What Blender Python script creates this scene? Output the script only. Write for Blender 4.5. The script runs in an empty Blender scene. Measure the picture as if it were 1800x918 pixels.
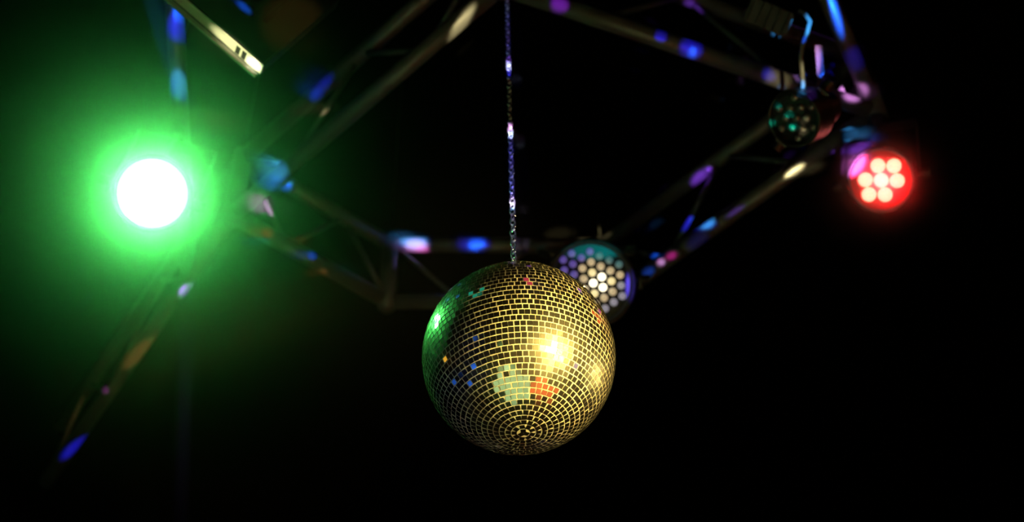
import bpy, bmesh, math, random
from mathutils import Vector, Matrix
random.seed(7)
scene = bpy.context.scene
COL = scene.collection
R = math.radians

# ------------------------------------------------------------------ camera
FPX = 2500.0                                  # focal length in pixels of the 1800x918 frame
CAM = Vector((0.0, 0.0, 1.5))
cam_data = bpy.data.cameras.new('camera')
cam_data.sensor_width = 36.0
cam_data.lens = FPX / 1800.0 * 36.0
cam_data.clip_start = 0.05
cam_data.dof.use_dof = True
cam_data.dof.focus_distance = 2.12
cam_data.dof.aperture_fstop = 2.9
cam = bpy.data.objects.new('camera', cam_data)
COL.objects.link(cam)
ROT = Matrix.Rotation(R(90 + 46), 3, 'X') @ Matrix.Rotation(R(-1.4), 3, 'Z')
cam.matrix_world = Matrix.Translation(CAM) @ ROT.to_4x4()
scene.camera = cam

# ------------------------------------------------------------------ world, exposure
world = bpy.data.worlds.new('world')
world.use_nodes = True
world.node_tree.nodes['Background'].inputs[0].default_value = (0.004, 0.005, 0.006, 1)
world.node_tree.nodes['Background'].inputs[1].default_value = 0.0
scene.world = world
vs = scene.view_settings
vs.view_transform = 'Standard'
vs.look = 'None'
vs.gamma = 1.0
vs.exposure = 0.0
vs.use_curve_mapping = False
scene.cycles.max_bounces = 8
scene.cycles.volume_step_rate = 0.5
scene.cycles.sample_clamp_indirect = 4.0
scene.cycles.use_denoising = True
scene.cycles.caustics_reflective = False

# ------------------------------------------------------------------ where things stand
def ray(u, v):
    d = Vector(((u - 900.0) / FPX, (459.0 - v) / FPX, -1.0))
    return ROT @ d
def at(u, v, depth):                          # point at a depth along the view axis
    return CAM + ray(u, v) * depth
def on_plane(u, v, z):                        # point on a level plane
    d = ray(u, v)
    return CAM + d * ((z - CAM.z) / d.z)
def px(p):
    q = ROT.transposed() @ (p - CAM)
    return 900 + FPX * q.x / -q.z, 459 - FPX * q.y / -q.z, -q.z

BALL_R = 0.150
BALL = at(912, 629, BALL_R * FPX / 170.0)
Z_LOW = CAM.z + 2.50                          # lower chords of the truss
Z_CEIL = 4.95
V = {k: on_plane(u, v, Z_LOW) for k, (u, v) in dict(
    near=(880, -25), right=(1540, 197), far_right=(1065, 532), far_left=(680, 530), left=(408, 378)).items()}
# height of the truss: the upper chord of the far section runs at row 430
_d = ray(690, 430); _f = V['far_left']
Z_UP = CAM.z + _d.z * (_f.y / _d.y)

def spot(name, pos, target, power, color, angle, blend=0.3, radius=0.02, scale=None, roll=0.0):
    l = bpy.data.lights.new(name, 'SPOT')
    l.energy = power; l.color = color; l.spot_size = angle; l.spot_blend = blend
    l.shadow_soft_size = radius
    o = bpy.data.objects.new(name, l)
    COL.objects.link(o)
    m = (Vector(target) - Vector(pos)).to_track_quat('-Z', 'Y').to_matrix()
    m = m @ Matrix.Rotation(roll, 3, 'Z')
    if scale: m = m @ Matrix.Diagonal((scale[0], scale[1], 1.0))
    o.matrix_world = Matrix.Translation(pos) @ m.to_4x4()
    return o

# view frame at the ball, used to find where its mirrors look
_tc = (CAM - BALL).normalized()
_rt = (ROT @ Vector((1, 0, 0))); _rt = (_rt - _tc * _rt.dot(_tc)).normalized()
_up = _tc.cross(_rt)
def mirror_dir(u, v):
    a, b = (u - 912) / 170.0, (629 - v) / 170.0
    n = _rt * a + _up * b + _tc * math.sqrt(max(0.0, 1 - a * a - b * b))
    return (n * (2 * n.dot(_tc)) - _tc).normalized()
def mirror_floor(u, v):
    d = mirror_dir(u, v)
    return BALL + d * (-BALL.z / d.z)

# the warm follow spot on the ball, right of the camera
WARM = BALL + mirror_dir(970, 616) * 2.1
_wx = (BALL - WARM).normalized().cross(Vector((0, 0, 1))).normalized(); _wy = _wx.cross((BALL - WARM).normalized())
for _k in range(7):                           # a seven-cell blinder, every cell aimed at the ball
    _o = Vector((0, 0, 0)) if _k == 0 else (_wx * math.cos(_k * math.pi / 3) + _wy * math.sin(_k * math.pi / 3)) * 0.16
    spot('warm_blinder_cell', WARM + _o, BALL, 185.0, (1.0, 0.70, 0.17), R(7.2), 0.10, 0.075)
# pools of coloured light on the dance floor, from lamps on the ceiling
def floor_pool(u, v, half_deg, color, power):
    p = mirror_floor(u, v)
    src = Vector((p.x * 0.9, p.y - 2.3, Z_CEIL - 0.25))
    spot('floor_wash', src, p, power, color, R(half_deg * 2), 0.15, 0.05)
floor_pool(901, 671, 11.5, (0.66, 1.0, 0.42), 5200)
floor_pool(955, 683, 8.0, (1.0, 0.16, 0.03), 6500)
# unseen lamps added to put coloured light into chosen mirror tiles
def mirror_lamp(u, v, dist, radius, color, lum):
    p = BALL + mirror_dir(u, v) * dist
    spot('added_tile_lamp', p, BALL, lum * 4 * math.pi * math.pi * radius * radius, color, 1.96 * math.asin(BALL_R / dist), 0.06, radius)
mirror_lamp(945, 508, 2.3, 0.15, (0.45, 0.40, 1.0), 1.6)
mirror_lamp(926, 497, 2.3, 0.28, (1.0, 0.07, 0.13), 0.55)
mirror_lamp(836, 603, 2.6, 0.24, (0.03, 0.2, 1.0), 1.8)
for u, v, l in ((838, 648, 1.6), (812, 653, 0.8), (826, 672, 0.5), (802, 668, 0.4), (818, 690, 0.3)):
    mirror_lamp(u, v, 2.6, 0.21, (0.03, 0.18, 1.0), l)
for u, v in ((847, 767), (858, 774), (869, 779)):
    mirror_lamp(u, v, 2.6, 0.14, (1.0, 0.85, 0.5), 1.4)
mirror_lamp(1008, 702, 2.6, 0.15, (0.35, 0.12, 1.0), 1.2)
mirror_lamp(888, 608, 2.8, 0.20, (0.50, 1.0, 0.35), 0.6)
mirror_lamp(897, 640, 2.8, 0.20, (0.55, 1.0, 0.40), 0.5)
mirror_lamp(880, 640, 2.8, 0.16, (0.65, 0.9, 0.30), 0.4)
mirror_lamp(790, 632, 2.6, 0.18, (1.0, 0.50, 0.04), 1.0)
mirror_lamp(1010, 642, 2.6, 0.26, (0.5, 0.4, 1.0), 0.4)
mirror_lamp(1044, 558, 1.9, 0.18, (1.0, 0.16, 0.03), 0.8)
mirror_lamp(1020, 512, 1.9, 0.15, (0.5, 0.15, 1.0), 0.6)
mirror_lamp(838, 518, 2.2, 0.36, (0.03, 0.75, 0.45), 0.35)
mirror_lamp(981, 651, 2.6, 0.12, (1.0, 0.95, 0.7), 2.0)
mirror_lamp(815, 733, 2.4, 0.13, (0.25, 0.12, 1.0), 0.8)
mirror_lamp(948, 770, 2.4, 0.14, (0.5, 0.35, 1.0), 0.9)
mirror_lamp(966, 772, 2.4, 0.12, (1.0, 0.9, 0.7), 2.0)
spot('added_warm_side', BALL + mirror_dir(1042, 655) * 2.3, BALL, 260.0, (1.0, 0.72, 0.22), R(7.3), 0.06, 0.10)  # unseen warm light added to brighten the ball's right side

# ------------------------------------------------------------------ materials
def nodes_of(m):
    m.use_nodes = True
    nt = m.node_tree
    return nt, nt.nodes, nt.links
def mat(name, color, rough=0.5, metal=0.0, noise=0.0, nscale=40.0, bump=0.0, spec=0.5):
    m = bpy.data.materials.new(name)
    nt, N, L = nodes_of(m)
    b = N['Principled BSDF']
    b.inputs['Base Color'].default_value = (*color, 1)
    b.inputs['Roughness'].default_value = rough
    b.inputs['Metallic'].default_value = metal
    b.inputs['Specular IOR Level'].default_value = spec
    if noise or bump:
        tc = N.new('ShaderNodeTexCoord')
        t = N.new('ShaderNodeTexNoise'); t.inputs['Scale'].default_value = nscale
        t.inputs['Detail'].default_value = 5
        L.new(tc.outputs['Object'], t.inputs['Vector'])
        if noise:
            r = N.new('ShaderNodeMapRange')
            r.inputs['To Min'].default_value = max(0.02, rough - noise)
            r.inputs['To Max'].default_value = min(1.0, rough + noise)
            L.new(t.outputs['Fac'], r.inputs['Value']); L.new(r.outputs['Result'], b.inputs['Roughness'])
            h = N.new('ShaderNodeMixRGB'); h.inputs['Fac'].default_value = 1; h.blend_type = 'MIX'
            h.inputs['Color1'].default_value = (*[c * (1 - noise) for c in color], 1)
            h.inputs['Color2'].default_value = (*[min(1, c * (1 + noise * .5)) for c in color], 1)
            L.new(t.outputs['Fac'], h.inputs['Fac']); L.new(h.outputs['Color'], b.inputs['Base Color'])
        if bump:
            bp = N.new('ShaderNodeBump'); bp.inputs['Strength'].default_value = bump
            bp.inputs['Distance'].default_value = 0.002
            L.new(t.outputs['Fac'], bp.inputs['Height']); L.new(bp.outputs['Normal'], b.inputs['Normal'])
    return m
def emit(name, color, strength):
    m = bpy.data.materials.new(name)
    nt, N, L = nodes_of(m)
    b = N['Principled BSDF']
    b.inputs['Base Color'].default_value = (0.6, 0.6, 0.6, 1)
    b.inputs['Roughness'].default_value = 0.15
    b.inputs['Emission Color'].default_value = (*color, 1)
    b.inputs['Emission Strength'].default_value = strength
    return m
ALU = mat('truss_aluminium', (0.18, 0.18, 0.19), 0.42, 0.30, 0.12, 18)
STEEL = mat('chain_steel', (0.78, 0.78, 0.80), 0.25, 0.85, 0.08, 60)
CABLE = mat('steel_cable', (0.05, 0.05, 0.05), 0.5, 0.6)
BLACK = mat('black_powder_coat', (0.022, 0.022, 0.024), 0.42, 0.0, 0.15, 60, 0.15)
GREYBOX = mat('grey_housing_paint', (0.30, 0.29, 0.26), 0.5, 0.1, 0.1, 30)
SLOT = mat('slot_shade_dark', (0.008, 0.008, 0.008), 0.8)  # near-black stands in for the shade inside the slots
CEILM = mat('black_ceiling_paint', (0.0025, 0.0025, 0.0025), 0.95, 0, 0.03, 8, 0, 0.0)
WALLM = mat('black_wall_paint', (0.004, 0.004, 0.004), 0.95, 0, 0.03, 8, 0, 0.0)
FLOORM = mat('dance_floor_vinyl', (0.20, 0.19, 0.18), 0.6, 0, 0.12, 5, 0, 0.2)
GROUT = mat('mirror_ball_grout', (0.66, 0.62, 0.50), 0.55, 0.0, 0.1, 120)
LENSBLACK = mat('dark_lens_plate', (0.03, 0.03, 0.035), 0.25, 0.0, 0.05, 80)
LENSGLASS = mat('clear_led_lens', (0.35, 0.35, 0.38), 0.12, 0.5)

def mirror_material():
    m = bpy.data.materials.new('mirror_glass')
    nt, N, L = nodes_of(m)
    b = N['Principled BSDF']; out = N['Material Output']
    b.inputs['Base Color'].default_value = (0.85, 0.84, 0.80, 1)
    b.inputs['Metallic'].default_value = 1.0
    b.inputs['Roughness'].default_value = 0.035
    g = N.new('ShaderNodeBsdfAnisotropic')           # a dusty film over the mirror
    g.inputs['Color'].default_value = (0.85, 0.82, 0.72, 1)
    g.inputs['Roughness'].default_value = 0.36
    mx = N.new('ShaderNodeMixShader')
    tc = N.new('ShaderNodeTexCoord'); t = N.new('ShaderNodeTexNoise')
    oi = N.new('ShaderNodeObjectInfo')
    t.inputs['Scale'].default_value = 30
    r = N.new('ShaderNodeMapRange')
    r.inputs['To Min'].default_value = 0.04; r.inputs['To Max'].default_value = 0.17
    geo = N.new('ShaderNodeNewGeometry')
    L.new(geo.outputs['Position'], t.inputs['Vector'])
    L.new(t.outputs['Fac'], r.inputs['Value']); L.new(r.outputs['Result'], mx.inputs['Fac'])
    L.new(b.outputs['BSDF'], mx.inputs[1]); L.new(g.outputs['BSDF'], mx.inputs[2])
    L.new(mx.outputs['Shader'], out.inputs['Surface'])
    return m
MIRROR = mirror_material()

# ------------------------------------------------------------------ mesh helpers
def link(name, bm, m, parent=None, origin=None, smooth=False):
    if origin is not None:
        bmesh.ops.translate(bm, verts=bm.verts, vec=-Vector(origin))
    bmesh.ops.recalc_face_normals(bm, faces=bm.faces)
    me = bpy.data.meshes.new(name); bm.to_mesh(me); bm.free()
    if smooth:
        for p in me.polygons: p.use_smooth = True
    me.materials.append(m)
    o = bpy.data.objects.new(name, me); COL.objects.link(o)
    if parent is not None: o.parent = parent
    elif origin is not None: o.location = origin
    return o
def tag(o, label, cat=None, group=None, kind=None):
    o['label'] = label
    if cat: o['category'] = cat
    if group: o['group'] = group
    if kind: o['kind'] = kind
    return o
def thing(name, loc, label, cat, group=None):
    o = bpy.data.objects.new(name, None); COL.objects.link(o)
    o.location = loc; o.empty_display_size = 0.05
    return tag(o, label, cat, group)
def frame_of(d):
    d = d.normalized()
    ref = Vector((0, 0, 1)) if abs(d.z) < 0.9 else Vector((1, 0, 0))
    x = ref.cross(d).normalized()
    return x, d.cross(x).normalized(), d
def tube(bm, a, b, r, n=16, r2=None):
    a, b = Vector(a), Vector(b)
    x, y, _ = frame_of(b - a)
    r2 = r if r2 is None else r2
    A = [bm.verts.new(a + (x * math.cos(t) + y * math.sin(t)) * r) for t in [2 * math.pi * i / n for i in range(n)]]
    B = [bm.verts.new(b + (x * math.cos(t) + y * math.sin(t)) * r2) for t in [2 * math.pi * i / n for i in range(n)]]
    for i in range(n):
        bm.faces.new((A[i], A[(i + 1) % n], B[(i + 1) % n], B[i]))
    bm.faces.new(A); bm.faces.new(B[::-1])
def lathe(bm, c, axis, prof, n=40, xref=None):
    """prof: list of (radius, height along axis); closed at both ends"""
    x, y, d = frame_of(axis)
    rings = []
    for (r, h) in prof:
        if r < 1e-6: rings.append([bm.verts.new(c + d * h)])
        else: rings.append([bm.verts.new(c + d * h + (x * math.cos(2 * math.pi * i / n) + y * math.sin(2 * math.pi * i / n)) * r) for i in range(n)])
    for p, q in zip(rings, rings[1:]):
        for i in range(n):
            j = (i + 1) % n
            if len(p) == 1 and len(q) == 1: continue
            if len(p) == 1: bm.faces.new((p[0], q[i], q[j]))
            elif len(q) == 1: bm.faces.new((p[i], p[j], q[0]))
            else: bm.faces.new((p[i], p[j], q[j], q[i]))
    for e in (rings[0], rings[-1]):
        if len(e) > 1 and prof[0] != prof[-1]: bm.faces.new(e)
def obox(bm, c, ax, ay, az):
    """oriented box about c, half axes given"""
    vs_ = [bm.verts.new(c + ax * i + ay * j + az * k) for i in (-1, 1) for j in (-1, 1) for k in (-1, 1)]
    for f in ((0, 1, 3, 2), (4, 6, 7, 5), (0, 4, 5, 1), (2, 3, 7, 6), (0, 2, 6, 4), (1, 5, 7, 3)):
        bm.faces.new([vs_[i] for i in f])
def polytube(bm, pts, r, n=8, closed=False):
    pts = [Vector(p) for p in pts]
    m = len(pts); rings = []
    prevx = None
    for i, p in enumerate(pts):
        if closed: t = pts[(i + 1) % m] - pts[i - 1]
        else: t = pts[min(i + 1, m - 1)] - pts[max(i - 1, 0)]
        t.normalize()
        if prevx is None: x, y, _ = frame_of(t)
        else:
            x = (prevx - t * prevx.dot(t)).normalized(); y = t.cross(x)
        prevx = x
        rings.append([bm.verts.new(p + (x * math.cos(2 * math.pi * k / n) + y * math.sin(2 * math.pi * k / n)) * r) for k in range(n)])
    for i in range(m if closed else m - 1):
        P, Q = rings[i], rings[(i + 1) % m]
        for k in range(n):
            bm.faces.new((P[k], P[(k + 1) % n], Q[(k + 1) % n], Q[k]))
    if not closed: bm.faces.new(rings[0]); bm.faces.new(rings[-1])

# ------------------------------------------------------------------ the room
def room_box(name, x0, x1, y0, y1, z0, z1, m):
    bm = bmesh.new()
    obox(bm, Vector(((x0 + x1) / 2, (y0 + y1) / 2, (z0 + z1) / 2)), Vector(((x1 - x0) / 2, 0, 0)),
         Vector((0, (y1 - y0) / 2, 0)), Vector((0, 0, (z1 - z0) / 2)))
    o = link(name, bm, m)
    o['kind'] = 'structure'
    return o
X0, X1, Y0, Y1 = -4.5, 4.5, -4.0, 8.0
room_box('floor', X0, X1, Y0, Y1, -0.1, 0, FLOORM)['label'] = 'dark vinyl dance floor'
room_box('ceiling', X0, X1, Y0, Y1, Z_CEIL, Z_CEIL + 0.1, CEILM)['label'] = 'black painted ceiling above the truss'
room_box('wall_back', X0, X1, Y1, Y1 + 0.1, 0, Z_CEIL, WALLM)['label'] = 'black wall behind the truss'
room_box('wall_front', X0, X1, Y0 - 0.1, Y0, 0, Z_CEIL, WALLM)['label'] = 'black wall behind the viewer'
room_box('wall_left', X0 - 0.1, X0, Y0, Y1, 0, Z_CEIL, WALLM)['label'] = 'black wall on the left'
room_box('wall_right', X1, X1 + 0.1, Y0, Y1, 0, Z_CEIL, WALLM)['label'] = 'black wall on the right'

# ------------------------------------------------------------------ truss
TUBES = []                                    # (a, b) of every tube, for aiming beams
def truss_section(a, b, label, upper=True, braces=4, post=True, cables=True, za=0.0, r=0.020):
    a, b = Vector(a), Vector(b)
    t = thing('truss_section', a, label, 'truss', 'aluminium truss sections around the mirror ball')
    U = Vector((0, 0, Z_UP - Z_LOW))
    dirn = (b - a).normalized()
    g = dirn * (r * 1.05)
    def part(name, p, q, rr, n=18):
        bm = bmesh.new(); tube(bm, p, q, rr, n)
        o = link(name, bm, ALU, None, a, True)
        o.location = (0, 0, 0); o.parent = t
        TUBES.append((Vector(p), Vector(q)))
        return o
    part('chord', a + g, b - g, r)
    if upper:
        part('chord', a + U + g, b + U - g, r)
        if post: part('corner_post', a - Vector((0, 0, r * 1.05)), a + U + Vector((0, 0, r * 1.05)), r * 1.15)
        for i in range(braces):
            p = a + (b - a) * ((i + 0.12) / braces); q = a + (b - a) * ((i + 0.92) / braces)
            if i % 2: part('brace', p + Vector((0, 0, r)), q + U - Vector((0, 0, r)), 0.007, 10)
            else: part('brace', p + U - Vector((0, 0, r)), q + Vector((0, 0, r)), 0.007, 10)
    if cables:
        top = a + (U if upper else Vector((0, 0, 0)))
        if not (upper and post): top = top + dirn * 0.25
        bm = bmesh.new(); tube(bm, top + Vector((0, 0, r)), Vector((top.x, top.y, Z_CEIL)), 0.0025, 6)
        o = link('hanging_cable', bm, CABLE, None, a); o.location = (0, 0, 0); o.parent = t
        o['label'] = 'thin steel cable up to the ceiling'
    return t
truss_section(V['near'], V['left'], 'truss section running from above the chain to the green lamp')
truss_section(V['left'], V['far_left'], 'short truss section right of the green lamp, sloping down towards the ball', braces=3)
truss_section(V['far_left'], V['far_right'], 'level truss section behind the top of the mirror ball', braces=3)
truss_section(V['far_right'], V['right'], 'truss section from the warm lamp up to the red lamp')
truss_section(V['right'], V['near'], 'truss section along the top right, from the red lamp to the chain')
A_END = on_plane(75, 856, Z_LOW)
truss_section(V['left'], A_END, 'truss arm running down to the lower left corner, under the green lamp', post=False, braces=5, cables=False)
H0, H1 = on_plane(332, 503, Z_LOW + 0.0), on_plane(303, -60, Z_LOW + 0.0)
H0 = H0 + (H1 - H0).normalized() * 0.035
truss_section(H1, H0, 'single tube carrying the green lamp, blue light patches on it', upper=False)
G0, G1 = V['right'], on_plane(1440, -40, Z_LOW)
G0 = G0 + (G1 - G0).normalized() * 0.035
truss_section(G1, G0, 'single tube at top right with a long blue streak', upper=False)

# ------------------------------------------------------------------ mirror ball
ball = thing('mirror_ball', BALL - Vector((0, 0, BALL_R)), 'mirror ball of small square tiles hanging on a chain, lit gold', 'mirror ball')
ORI = BALL - Vector((0, 0, BALL_R))
def bpart(name, bm, m, smooth=False):
    o = link(name, bm, m, None, ORI, smooth); o.location = (0, 0, 0); o.parent = ball
    return o
bm = bmesh.new()
bmesh.ops.create_uvsphere(bm, u_segments=96, v_segments=64, radius=BALL_R - 0.0006, matrix=Matrix.Translation(BALL))
bpart('core', bm, GROUT, True)['label'] = 'pale core showing as gold lines between the tiles'
PITCH = 0.0091; HALF = 0.00385
tilt = Matrix.Rotation(R(-1.5), 3, 'Y')       # the ball hangs a touch askew
rows = int(round(math.pi * BALL_R / PITCH))
placed = []
for k in range(rows):
    th = (k + 0.5) * math.pi / rows
    cnt = max(3, int(round(2 * math.pi * BALL_R * math.sin(th) / PITCH)))
    if th < R(5): continue                    # under the top cap
    off = random.random() * 6.28
    for i in range(cnt):
        ph = off + 2 * math.pi * i / cnt + random.uniform(-.05, .05) * PITCH / (BALL_R * math.sin(th))
        n = tilt @ Vector((math.sin(th) * math.cos(ph), math.sin(th) * math.sin(ph), math.cos(th)))
        e = tilt @ Vector((-math.sin(ph), math.cos(ph), 0))
        s = n.cross(e)
        # each mirror sits a little crooked
        n2 = (n + e * random.gauss(0, .024) + s * random.gauss(0, .024)).normalized()
        tw = random.gauss(0, .02)
        e2 = (e + s * tw); e2 = (e2 - n2 * e2.dot(n2)).normalized(); s2 = n2.cross(e2)
        q_ = random.uniform(0.93, 1.05), random.uniform(0.93, 1.04)       # hand-cut, never quite the same size
        M_ = Matrix((e2 * q_[0], s2 * q_[1], n2)).transposed()
        placed.append((n, M_, BALL + n * (BALL_R - 0.0006)))
view = (CAM - BALL).normalized()
order = sorted(range(len(placed)), key=lambda i: -placed[i][0].dot(view))
tile_me = None
for i in order[:300]:
    n, M, p = placed[i]
    if tile_me is None:
        bm = bmesh.new(); obox(bm, Vector((0, 0, 0)), Vector((HALF, 0, 0)), Vector((0, HALF, 0)), Vector((0, 0, 0.0007)))
        bmesh.ops.recalc_face_normals(bm, faces=bm.faces)
        tile_me = bpy.data.meshes.new('mirror_tile'); bm.to_mesh(tile_me); bm.free()
        tile_me.materials.append(MIRROR)
    o = bpy.data.objects.new('mirror_tile', tile_me); COL.objects.link(o)
    o.parent = ball
    o.matrix_local = Matrix.Translation(p - ORI) @ M.to_4x4()
bm = bmesh.new()
for i in order[300:]:
    n, M, p = placed[i]
    obox(bm, p, M.col[0] * HALF, M.col[1] * HALF, M.col[2] * 0.0007)
o = bpart('mirror_tile_field', bm, MIRROR)
o['kind'] = 'stuff'; o['label'] = 'small square mirror tiles around the ball'
top = BALL + (tilt @ Vector((0, 0, BALL_R)))
bm = bmesh.new()
lathe(bm, top, Vector((0, 0, 1)), [(0.013, -0.003), (0.013, 0.002), (0.009, 0.005), (0.004, 0.006), (0.004, 0.008), (0, 0.008)], 24)
bpart('cap', bm, STEEL, True)['label'] = 'small metal cap at the top'
bm = bmesh.new()
polytube(bm, [top + Vector((0.006 * math.cos(t), 0, 0.013 + 0.006 * math.sin(t))) for t in [2 * math.pi * i / 16 for i in range(16)]], 0.0014, 8, True)
bpart('hanging_eye', bm, STEEL, True)

# ------------------------------------------------------------------ chain
CH0 = top + Vector((0, 0, 0.019))
CH_TOP = Z_CEIL
IL, WR, HW = 0.0138, 0.0015, 0.0040           # link pitch, wire radius, half inner width
chain = thing('hanging_chain', CH0, 'thin silver chain hanging straight down to the mirror ball', 'chain')
bm = bmesh.new()
pts = []
hl = IL / 2 + WR - HW - WR / 2
for i in range(7):
    t = math.pi * i / 6
    pts.append(Vector(((HW + WR / 2) * math.cos(t), 0, hl + (HW + WR / 2) * math.sin(t))))
for i in range(7):
    t = math.pi + math.pi * i / 6
    pts.append(Vector(((HW + WR / 2) * math.cos(t), 0, -hl + (HW + WR / 2) * math.sin(t))))
polytube(bm, pts, WR, 6, True)
bmesh.ops.recalc_face_normals(bm, faces=bm.faces)
link_me = bpy.data.meshes.new('link'); bm.to_mesh(link_me); bm.free()
for p in link_me.polygons: p.use_smooth = True
link_me.materials.append(STEEL)
nlinks = int((CH_TOP - 0.03 - CH0.z) / IL)
for i in range(nlinks):
    o = bpy.data.objects.new('link', link_me); COL.objects.link(o); o.parent = chain
    o.location = (0, 0, IL * (i + 0.5) - 0.003)
    o.rotation_euler = (0, 0, R(35) + (math.pi / 2 if i % 2 else 0) + random.uniform(-.12, .12))
bm = bmesh.new()
hz = CH0.z + IL * nlinks
tube(bm, Vector((CH0.x, CH0.y, hz - 0.004)), Vector((CH0.x, CH0.y, Z_CEIL)), 0.003, 10)
o = link('ceiling_hook', bm, STEEL, None, CH0); o.location = (0, 0, 0); o.parent = chain

# ------------------------------------------------------------------ lamps
def hexgrid(spacing, clip, rot, shift=(0, 0)):
    out = []
    for i in range(-6, 7):
        for j in range(-6, 7):
            x = spacing * (i + j / 2) + shift[0]; y = spacing * j * math.sqrt(3) / 2 + shift[1]
            if math.hypot(x, y) <= clip:
                out.append((x * math.cos(rot) - y * math.sin(rot), x * math.sin(rot) + y * math.cos(rot)))
    return out
def par_can(center, facing, rad, length, label, hang=None, leds=None, led_r=0.01, led_mat=None, lens_mat=None,
            plate_mat=None, body_mat=None, name='stage_lamp'):
    c = Vector(center); f = Vector(facing).normalized()
    body_mat = body_mat or BLACK
    t = thing(name, c, label, 'stage lamp', 'round stage lamps hung on the truss')
    def part(nm, bm, m, smooth=False, parent=None):
        o = link(nm, bm, m, None, c, smooth); o.location = (0, 0, 0); o.parent = parent or t
        return o
    # local axes as seen by someone the lamp faces
    right = Vector((0, 0, 1)).cross(f).normalized(); up = f.cross(right).normalized()
    lr = ROT @ Vector((1, 0, 0)); lr = (lr - f * lr.dot(f)).normalized(); lu = f.cross(lr)
    bm = bmesh.new()
    lathe(bm, c, f, [(0, -length), (rad * .55, -length), (rad * .62, -length * .97), (rad * .66, -length * .62),
                     (rad * .95, -length * .5), (rad, -length * .45), (rad, 0.0), (rad * .93, 0.0), (rad * .93, -0.012), (0, -0.012)], 48)
    part('housing', bm, body_mat, False)
    bm = bmesh.new()
    lathe(bm, c, f, [(rad * .90, 0.0005), (rad * 1.04, 0.0005), (rad * 1.04, 0.007), (rad * .98, 0.009), (rad * .92, 0.007), (rad * .90, 0.0005)], 48)
    part('bezel_ring', bm, body_mat, True)
    if leds:
        bm = bmesh.new()
        lathe(bm, c, f, [(0, -0.0118), (rad * .925, -0.0118), (rad * .925, -0.006), (0, -0.006)], 40)
        plate = part('lens_plate', bm, plate_mat or LENSBLACK)
        for q, (x, y) in enumerate(leds):
            bm = bmesh.new()
            p = c + lr * x + lu * y
            lathe(bm, p, f, [(0, -0.0058), (led_r, -0.0058), (led_r, -0.003), (led_r * .8, 0.0), (led_r * .4, 0.0016), (0, 0.002)], 16)
            m = led_mat(q, x, y) if callable(led_mat) else led_mat
            part('led', bm, m, True, plate)
    else:
        bm = bmesh.new()
        lathe(bm, c, f, [(0, -0.011), (rad * .92, -0.011), (rad * .92, -0.004), (rad * .6, 0.004), (rad * .3, 0.007), (0, 0.008)], 40)
        part('lens', bm, lens_mat, True)
    # yoke: a U of flat bar from both pivots up over the lamp
    back = c - f * (length * .25)
    hang = Vector(hang) if hang is not None else back + Vector((0, 0, rad * 1.7))
    top_dir = (hang - back); hgt = top_dir.length; top_dir.normalize()
    w = rad * 1.14
    side = right - top_dir * right.dot(top_dir); side.normalize()
    thick = side.cross(top_dir)
    bm = bmesh.new()
    for s in (-1, 1):
        obox(bm, back + side * s * w + top_dir * (hgt - .03) * .45, side * 0.002, thick * 0.013, top_dir * (hgt - .03) * .55)
    obox(bm, back + top_dir * (hgt - .03), side * w, thick * 0.013, top_dir * 0.002)
    yoke = part('yoke', bm, body_mat)
    for s in (-1, 1):
        bm = bmesh.new()
        tube(bm, back + side * s * (w - rad * .18), back + side * s * (w + 0.022), 0.011, 12)
        part('knob', bm, body_mat, False, yoke)
    bm = bmesh.new()
    obox(bm, hang - top_dir * 0.014, side * 0.012, thick * 0.02, top_dir * 0.014)
    tube(bm, hang - top_dir * 0.035, hang - top_dir * 0.02, 0.009, 10)
    part('clamp', bm, body_mat)
    bm = bmesh.new()
    pts = [back - f * length * .6 + right * .01, back - f * length * .75 + up * .03, back - f * length * .6 + up * rad * 1.0, hang + thick * .03 - top_dir * .03]
    polytube(bm, pts, 0.0045, 8)
    part('power_cable', bm, body_mat, True)
    return t

def nearest_on_tube(u, v, lo=None):
    """the tube that shows nearest to the pixel, and the point of the view ray beside it"""
    best = None
    d = ray(u, v).normalized()
    for a, b in TUBES:
        e = b - a; w0 = CAM - a
        A_, B_, C_ = 1.0, d.dot(e), e.dot(e)
        D_, E_ = d.dot(w0), e.dot(w0)
        den = A_ * C_ - B_ * B_
        if abs(den) < 1e-9: continue
        s = (B_ * E_ - C_ * D_) / den; tt = (A_ * E_ - B_ * D_) / den
        tt = max(0, min(1, tt)); q = a + e * tt
        s = (q - CAM).dot(d)
        dist = (CAM + d * s - q).length * FPX / s
        if best is None or dist < best[0]: best = (dist, CAM + d * s, q)
    return best

# green lamp, blazing straight at the viewer through haze
GREEN = at(268, 340, 2.86)
GREENMAT = emit('green_lamp_lens', (0.34, 1.0, 0.30), 4.5)
gh = nearest_on_tube(320, 236)[2]
gf = (CAM - GREEN).normalized()
par_can(GREEN, gf, 0.076, 0.17, 'blazing green-white stage lamp in a green glow at the left', gh - Vector((0, 0, 0.024)), lens_mat=GREENMAT)
spot('green_lamp_beam', GREEN + gf * 0.02, CAM, 165.0, (0.095, 1.0, 0.16), R(104), 0.8, 0.05)

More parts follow.
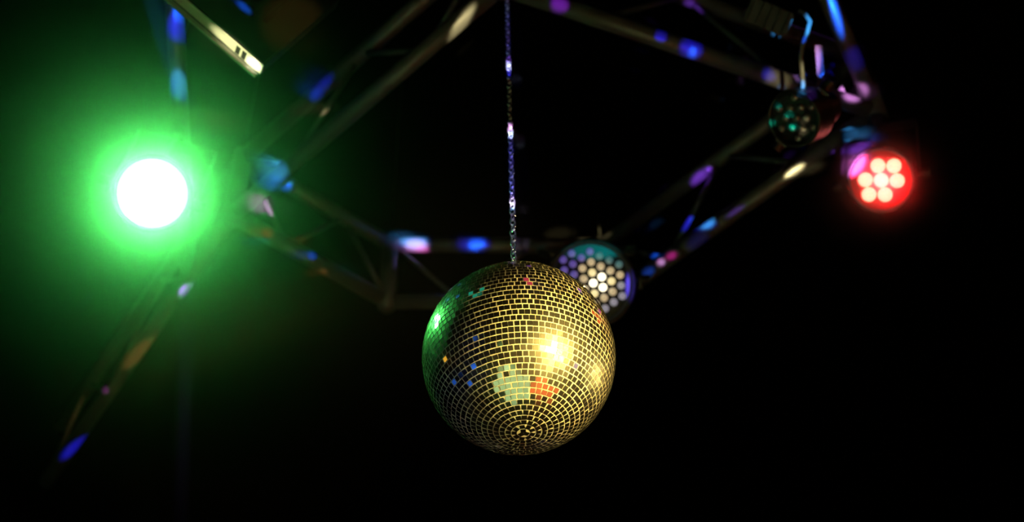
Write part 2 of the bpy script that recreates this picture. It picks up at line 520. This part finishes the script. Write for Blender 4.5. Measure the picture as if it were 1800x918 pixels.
# red lamp with seven bulbs
RED = at(1549, 317, 3.02)
rf = (CAM - RED).normalized()
REDLED = emit('red_lamp_bulb', (1.0, 0.22, 0.14), 5.2)
REDPLATE = mat('red_glow_plate', (0.80, 0.02, 0.02), 0.35, 0.3, 0.05)  # red glow between the bulbs put into the plate colour
s_ = 27.3 * 3.02 / FPX
leds = [(x * 3.02 / FPX, -y * 3.02 / FPX) for x, y in [(0, 0), (-6, -25.5), (21.2, -25.2), (-27, -.9), (27.2, .9), (-20.5, 25), (7, 25.4)]]
par_can(RED, rf, 0.070, 0.13, 'red stage lamp with seven bulbs glowing white-hot', V['right'] - Vector((0, 0, 0.026)) + (RED - V['right']).normalized() * 0.0,
        leds=leds, led_r=12.6 * 3.02 / FPX, led_mat=REDLED, plate_mat=REDPLATE)
for x, y in leds:
    pass
_rr = (Vector((0, 0, 1)).cross(rf)).normalized(); _ru = rf.cross(_rr)
spot('red_lamp_beam', RED + rf * 0.012, CAM + Vector((0.3, 0, -0.15)), 300.0, (1.0, 0.002, 0.004), R(58), 0.8, 0.035)

# warm lamp behind the ball, its many bulbs partly lit
WL = at(1038, 499, 3.20)
wf = (CAM - WL).normalized()
wk = 3.20 / FPX
LED_CACHE = {}
def warm_led(q, x, y):
    d = math.hypot(x / wk - 14, y / wk - 3)
    if d < 15: key, col, st = 'bright', (1.0, 0.90, 0.62), 3.2
    elif d < 25: key, col, st = 'strong', (1.0, 0.80, 0.36), 1.0
    elif d < 40: key, col, st = 'half', (1.0, 0.74, 0.40), 0.50
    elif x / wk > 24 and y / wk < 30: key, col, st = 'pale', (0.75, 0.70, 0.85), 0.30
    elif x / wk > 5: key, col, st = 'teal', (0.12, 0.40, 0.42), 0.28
    else: key, col, st = 'violet', (0.24, 0.14, 0.85), 0.30  # violet reflections in the outer bulbs, painted as weak glow
    if key not in LED_CACHE: LED_CACHE[key] = emit('warm_lamp_led_' + key, col, st)
    return LED_CACHE[key]
wleds = hexgrid(18.6 * wk, 66 * wk, R(-24), (4 * wk, 3 * wk))
wh = nearest_on_tube(1040, 430)[2]
par_can(WL, wf, 77 * wk, 0.14, 'round lamp with rows of warm white bulbs and violet reflections, half behind the mirror ball', wh - Vector((0, 0, 0.024)),
        leds=wleds, led_r=6.6 * wk, led_mat=warm_led)
spot('warm_lamp_beam', WL + wf * 0.02, BALL + Vector((0, 0, .05)), 22.0, (1.0, 0.74, 0.25), R(60), 0.6, 0.05)

# unlit lamp at the right, left of the red one
UL = at(1398, 208, 2.80)
uh = nearest_on_tube(1428, 158)[2]
uf = (CAM - UL).normalized() + Vector((-0.75, 0.1, -0.25))
uk = 2.80 / FPX
par_can(UL, uf, 50 * uk, 0.13, 'unlit dark stage lamp with green glints, left of the red lamp', uh - Vector((0, 0, 0.024)),
        leds=hexgrid(21 * uk, 40 * uk, R(10)), led_r=7 * uk, led_mat=LENSGLASS)

# its safety cable and bracket
def upart(nm, bm, m, smooth=False):
    o = link(nm, bm, m, None, UL, smooth); o.location = (0, 0, 0); o.parent = bpy.data.objects['stage_lamp.003']
bm = bmesh.new()
polytube(bm, [at(u, v, d) for u, v, d in ((1404, 18, 2.80), (1416, 26, 2.80), (1424, 38, 2.79), (1419, 58, 2.79), (1411, 78, 2.79), (1408, 100, 2.79), (1410, 122, 2.80), (1412, 150, 2.80), (1409, 172, 2.82))], 4.5 * uk, 10)
upart('safety_cable', bm, ALU, True)
bm = bmesh.new()
bc = at(1441, 106, 2.85); bx_ = (at(1450, 106, 2.86) - bc).normalized(); by_ = (at(1439, 80, 2.85) - bc).normalized(); bn = bx_.cross(by_)
obox(bm, bc, bx_ * 0.010, by_ * 0.030, bn * 0.002)
tube(bm, bc - by_ * 0.028, uh - Vector((0, 0, 0.03)), 0.006, 10)
upart('mounting_bracket', bm, ALU)

# housing with vent slots at top left, its lower edge catching warm light
def slotted_housing():
    p0 = at(463, 115, 2.62)
    pa = at(336, 5, 2.62)                     # along the lit edge
    a = (pa - p0); La = a.length * 1.35; a.normalize()
    pc = at(598, -7, 2.74)
    c = (pc - p0); c = c - a * c.dot(a); Lc = c.length; c.normalize()
    n = a.cross(c)
    if n.dot(CAM - p0) < 0: n = -n            # broad side towards the viewer
    T = 0.040
    o0 = p0 - n * T
    t = thing('stage_light_housing', p0, 'box-shaped light housing with vent slots at top left, lower edge brightly lit', 'stage lamp')
    def part(nm, bm, m, par=None):
        o = link(nm, bm, m, None, p0); o.location = (0, 0, 0); o.parent = par or t
        return o
    bm = bmesh.new()
    obox(bm, p0 + a * La / 2 + c * Lc / 2 - n * T / 2, a * La / 2, c * Lc / 2, n * T / 2)
    bmesh.ops.bevel(bm, geom=bm.edges[:], offset=0.003, segments=2, affect='EDGES')
    part('body', bm, BLACK)
    bm = bmesh.new()                           # end flange that catches the light
    wdir = (at(446, 131, 2.62) - p0); wdir.normalize()
    fw = 0.017
    return t, p0, a, c, n, La, Lc, T, part
t, p0, a, c, n, La, Lc, T, part = slotted_housing()
HOUSE = (p0, a, c, n, La, Lc, T)
# end plate, two dark boxes as painted shade of slots, and the lip behind
bm = bmesh.new(); obox(bm, p0 + a * (La / 2) - c * 0.0012 - n * T * .36, a * (La / 2), c * 0.0012, n * T * .36)
ep = part('end_plate', bm, mat('lit_edge_plate', (0.75, 0.74, 0.62), 0.5, 0.1, 0.05, 50)); ep['label'] = 'end plate coloured pale for the bright light on it'  # brightness of the lit edge put into the pale colour
for k in (0.042, 0.0565):
    bm = bmesh.new(); obox(bm, p0 + a * k - c * 0.0018 - n * T * .36, a * 0.0046, c * 0.0016, n * T * .29)
    part('vent_slot', bm, SLOT, ep)
bm = bmesh.new(); obox(bm, p0 + a * (La / 2 + .004) - c * 0.006 - n * T * .92, a * (La / 2), c * 0.004, n * T * .08)
part('lip', bm, GREYBOX)
for k in range(3):
    bm = bmesh.new(); obox(bm, p0 + a * (0.060 + 0.020 * k) + c * Lc * .60 + n * 0.0006, a * 0.005, c * Lc * .28, n * 0.0012)
    part('cooling_slot', bm, SLOT)  # dark box, painted shade of a cooling slot

# dark ribbed housing near the top right
hp = at(1352, 30, 2.95)
t = thing('ribbed_lamp_housing', hp, 'barely visible dark ribbed lamp housing near the top, left of the blue streaks', 'stage lamp')
rx = (at(1400, 50, 2.9) - at(1325, 18, 2.9)).normalized(); ry = (CAM - hp).normalized(); ry = (ry - rx * ry.dot(rx)).normalized(); rz = rx.cross(ry)
def rpart(nm, bm, m):
    o = link(nm, bm, m, None, hp); o.location = (0, 0, 0); o.parent = t
bm = bmesh.new(); obox(bm, hp - ry * 0.03, rx * 0.048, ry * 0.028, rz * 0.026); bmesh.ops.bevel(bm, geom=bm.edges[:], offset=0.004, segments=2, affect='EDGES')
rpart('body', bm, BLACK)
for k in range(5):
    bm = bmesh.new(); obox(bm, hp + rx * (-0.038 + 0.019 * k) + ry * 0.004, rx * 0.003, ry * 0.007, rz * 0.024)
    rpart('rib', bm, BLACK)
bm = bmesh.new(); q = nearest_on_tube(1340, 60)
tube(bm, hp - ry * 0.03, Vector((hp.x, hp.y, Z_CEIL)), 0.006, 10)
rpart('stem', bm, BLACK)

# ------------------------------------------------------------------ unseen spots added to put a light patch at each chosen place
S_LEFT, S_RIGHT, S_MID, S_TOP, S_LOW = Vector((-0.40, -0.42, 1.07)), Vector((0.40, -0.42, 1.07)), Vector((-0.05, -0.42, 1.07)), Vector((-0.5, 0.2, 3.0)), Vector((-0.2, 1.6, 0.6))
ALB = 0.042
def beam(u, v, r, color, lum, ecc=None, depth=None, src=None, blend=0.85):
    """r: radius in pixels of the patch; ecc=(factor, dx, dy): stretched along that picture direction"""
    if depth is None:
        p = nearest_on_tube(u, v)[1]
    else: p = at(u, v, depth)
    s = src or (S_LEFT if u < 420 else S_MID if u < 900 else S_RIGHT)
    dist = (p - s).length
    rm = 1.3 * r / FPX * px(p)[2]
    ang = R(4)
    P = lum / ALB * dist * dist * 4 * math.pi
    f_ = (rm / dist) / math.tan(R(2)); sc, roll = (f_, f_), 0.0
    if ecc:
        k, dx, dy = ecc
        m = (p - s).to_track_quat('-Z', 'Y').to_matrix()
        w = ROT @ Vector((dx, -dy, 0))
        roll = math.atan2(w.dot(m.col[1]), w.dot(m.col[0]))
        sc = (f_ * k, f_)
    return spot('added_patch_spot', s, p, P, color, ang, blend, 0.004, sc, roll)
CY, BL, DB, VI, PK, MG, OR, WA = (.06, .42, 1), (.01, .12, 1), (.015, .01, .75), (.32, .07, 1), (1, .45, 1), (1, .04, .45), (1, .28, .05), (1, .82, .36)
B = beam
B(312, 60, 15, DB, .7, None, None, S_TOP); B(317, 38, 8, BL, .9, None, None, S_TOP)
B(318, 161, 16, CY, .8, None, None, S_TOP)
B(428, 12, 5, BL, 2, (3, 28, 25), 2.64)
B(566, 153, 9, DB, .4, (3.0, 50, -58), None, S_MID); B(556, 168, 12, BL, .2, None, None, S_MID)
B(492, 300, 14, CY, .9, (1.5, 8, 18)); B(497, 325, 14, BL, .7)
B(476, 361, 13, PK, .6, (1.3, 8, 18))
B(549, 449, 7, BL, .4); B(548, 424, 7, OR, .12); B(568, 480, 7, OR, .12); B(471, 409, 9, OR, .12); B(466, 425, 7, (0, .5, .6), .15)
B(630, 475, 8, (.02, .35, .25), .08, (3, 30, 18))
B(727, 423, 13, CY, 1.3, (1.7, 1, .12)); B(732, 432, 12, PK, .9, (1.6, 1, .1)); B(740, 440, 7, MG, .6, (2.0, 1, 0)); B(727, 426, 15, DB, .2, (1.8, 1, 0))
B(838, 428, 11, BL, .9, (1.3, 1, -.2)); B(835, 438, 9, BL, .6); B(832, 428, 16, DB, .25, (1.6, 1, 0))
B(982, 8, 15, (.22, .01, .5), .5)
B(1215, 93, 7, BL, .9, (1.5, 0, 1)); B(1213, 86, 19, DB, .4)
B(1160, 63, 10, DB, .25); B(1218, 14, 9, VI, .25, (2, 20, 17))
B(1231, 391, 11, CY, 1.3, (1.3, 1, -.2)); B(1215, 394, 12, DB, .4, (2.5, 1, 0))
B(1229, 314, 11, VI, .5, (1.5, 1, -1)); B(1243, 299, 5, VI, 1.0)
B(1160, 461, 6, PK, 1.0); B(1178, 450, 6, MG, .5, (1.5, 1, -.6)); B(1152, 450, 4, BL, .5, (2.5, 1, -.75)); B(1138, 478, 7, BL, .4, (1.4, 1, -.7))
B(1290, 372, 3, VI, .12, (6, 1, -.75)); B(1225, 425, 12, DB, .05, (1.6, 1, -.75))
B(1395, 301, 6, WA, .7, (3.0, 33, -23)); B(1366, 141, 22, WA, .12); B(1350, 132, 12, DB, .35)
B(812, 42, 9, WA, .38, (4.2, 45, -66)); B(1037, 409, 12, WA, .8, (2.3, 1, 0))
B(245, 615, 15, (1, .5, .1), .09, (3.2, 60, -80), None, S_LOW); B(377, 211, 6, WA, .3, (3, 0, 1), 2.8)
B(565, 198, 4, WA, .12, (9, 90, -20))
B(330, 506, 12, (.5, .32, 1), .5, (1.5, 12, -20), None, S_LOW); B(130, 782, 9, DB, .9, (4.0, 40, -55), None, S_LOW); B(183, 612, 8, (.8, .1, .7), .18, None, None, S_LOW)
# around the lamps at the right
B(1466, 24, 7, BL, 1.4, (6, 25, 62)); B(1422, 42, 8, CY, 1.0, (2.4, -6, 28), 2.78); B(1412, 68, 6, BL, .5, None, 2.78)
B(1441, 104, 9, PK, .8, (3, -2, 30), 2.80); B(1448, 112, 12, BL, .4, (2, 0, 1), 2.80)
B(1484, 166, 14, (1, .35, 1), 1.8, (1.4, 1, -.25)); B(1500, 105, 20, DB, .18)
B(1410, 155, 7, CY, 1.0, (1.8, -5, 18), 2.79); B(1424, 165, 10, VI, .25, None, 2.79)
B(1490, 237, 10, CY, 1.0, (1.2, 1, -.2)); B(1512, 245, 7, BL, .6); B(1482, 263, 6, VI, 1.6, (3, 35, -18))
B(1507, 288, 14, (1, .2, .9), 1.6, (1.6, 18, -30), 3.0)
for (u, v, col, k) in ((1364, 215, (0, .8, .45), 1), (1391, 201, (0, .8, .45), .8), (1398, 222, (0, .8, .45), 1), (1372, 185, (0, .6, .4), .4), (1416, 213, WA, .3), (1415, 232, WA, .6)):
    B(u, v, 5, col, 0.45 * k, (1.3, 1, 0), 2.78)  # added spots make the glints on the unlit lamp
B(1110, 505, 9, (.12, .08, .9), .10, (3, 0, 1), 3.2); B(1040, 440, 16, (0, .35, .35), .05, (3, 1, 0), 3.2)
# on the chain
def chain_depth(v):
    z = CH0.z
    best = min((abs(px(Vector((CH0.x, CH0.y, z + i * .01)))[1] - v), i) for i in range(220))
    p = Vector((CH0.x, CH0.y, z + best[1] * .01)); return px(p)
for v, r, col, k in ((117, 9, (.55, .6, 1), 4), (104, 5, VI, 1.5), (128, 8, DB, 1.5), (222, 7, PK, 3), (236, 10, (.6, .7, 1), 4), (250, 8, BL, 2), (345, 7, PK, 3), (356, 8, (.8, .7, 1), 4), (364, 7, CY, 1.0)):
    u_, v_, d_ = chain_depth(v)
    B(u_, v_, r * .8, col, k * (.8 if k > 2 else .3), None, d_, S_MID)
for v, k in ((60, .04), (300, .12), (400, .06)):
    u_, v_, d_ = chain_depth(v)
    B(u_, v_, 14, (.1, .1, 1) if v != 400 else (.5, .35, .8), k, (4.0, 1, 45), d_, S_MID)
# added spots for the warm light on the housing at top left
B(412, 84, 12, (1, .95, .50), .40, (4.2, 88, 78), 2.62); B(446, 114, 10, (1, .97, .62), .9, (1.6, 88, 78), 2.62)
B(515, 40, 50, (1, .5, .1), .06, None, 2.70)

# ------------------------------------------------------------------ haze and lens glow of the two coloured lamps, both put in as haze
def haze(center, radius, density, power, g, label, soft, core):
    bm = bmesh.new()
    bmesh.ops.create_icosphere(bm, subdivisions=4, radius=radius)
    m = bpy.data.materials.new('glow_haze')
    nt, N, L = nodes_of(m)
    N.remove(N['Principled BSDF'])
    out = N['Material Output']
    sc = N.new('ShaderNodeVolumeScatter'); sc.inputs['Anisotropy'].default_value = g
    tc = N.new('ShaderNodeTexCoord')
    ln = N.new('ShaderNodeVectorMath'); ln.operation = 'LENGTH'
    L.new(tc.outputs['Object'], ln.inputs[0])
    mr = N.new('ShaderNodeMapRange'); mr.inputs['From Min'].default_value = 0.0; mr.inputs['From Max'].default_value = radius
    mr.inputs['To Min'].default_value = 1.0; mr.inputs['To Max'].default_value = 0.0
    L.new(ln.outputs['Value'], mr.inputs['Value'])
    pw = N.new('ShaderNodeMath'); pw.operation = 'POWER'; pw.inputs[1].default_value = power
    L.new(mr.outputs['Result'], pw.inputs[0])
    mu = N.new('ShaderNodeMath'); mu.operation = 'MULTIPLY'; mu.inputs[1].default_value = density
    m2 = N.new('ShaderNodeMapRange'); m2.inputs['From Max'].default_value = soft
    m2.inputs['To Min'].default_value = 1.0; m2.inputs['To Max'].default_value = 0.0
    L.new(ln.outputs['Value'], m2.inputs['Value'])
    p2 = N.new('ShaderNodeMath'); p2.operation = 'POWER'; p2.inputs[1].default_value = 2.0
    L.new(m2.outputs['Result'], p2.inputs[0])
    ad = N.new('ShaderNodeMath'); ad.operation = 'MULTIPLY_ADD'; ad.inputs[1].default_value = core
    L.new(p2.outputs['Value'], ad.inputs[0]); L.new(pw.outputs['Value'], ad.inputs[2])
    L.new(ad.outputs['Value'], mu.inputs[0]); L.new(mu.outputs['Value'], sc.inputs['Density'])
    L.new(sc.outputs['Volume'], out.inputs['Volume'])
    o = link('haze', bm, m, None, None)
    o.location = center
    return tag(o, label, 'haze', None, 'stuff')
haze(GREEN, 1.2, 3.0, 6.5, 0.2, 'haze and lens glow of the bright green lamp, put in as haze', 0.22, 4.0)
haze(RED, 0.26, 5.0, 3.5, 0.2, 'haze put in to give the red glow around the seven-bulb lamp', 0.13, 1.5)
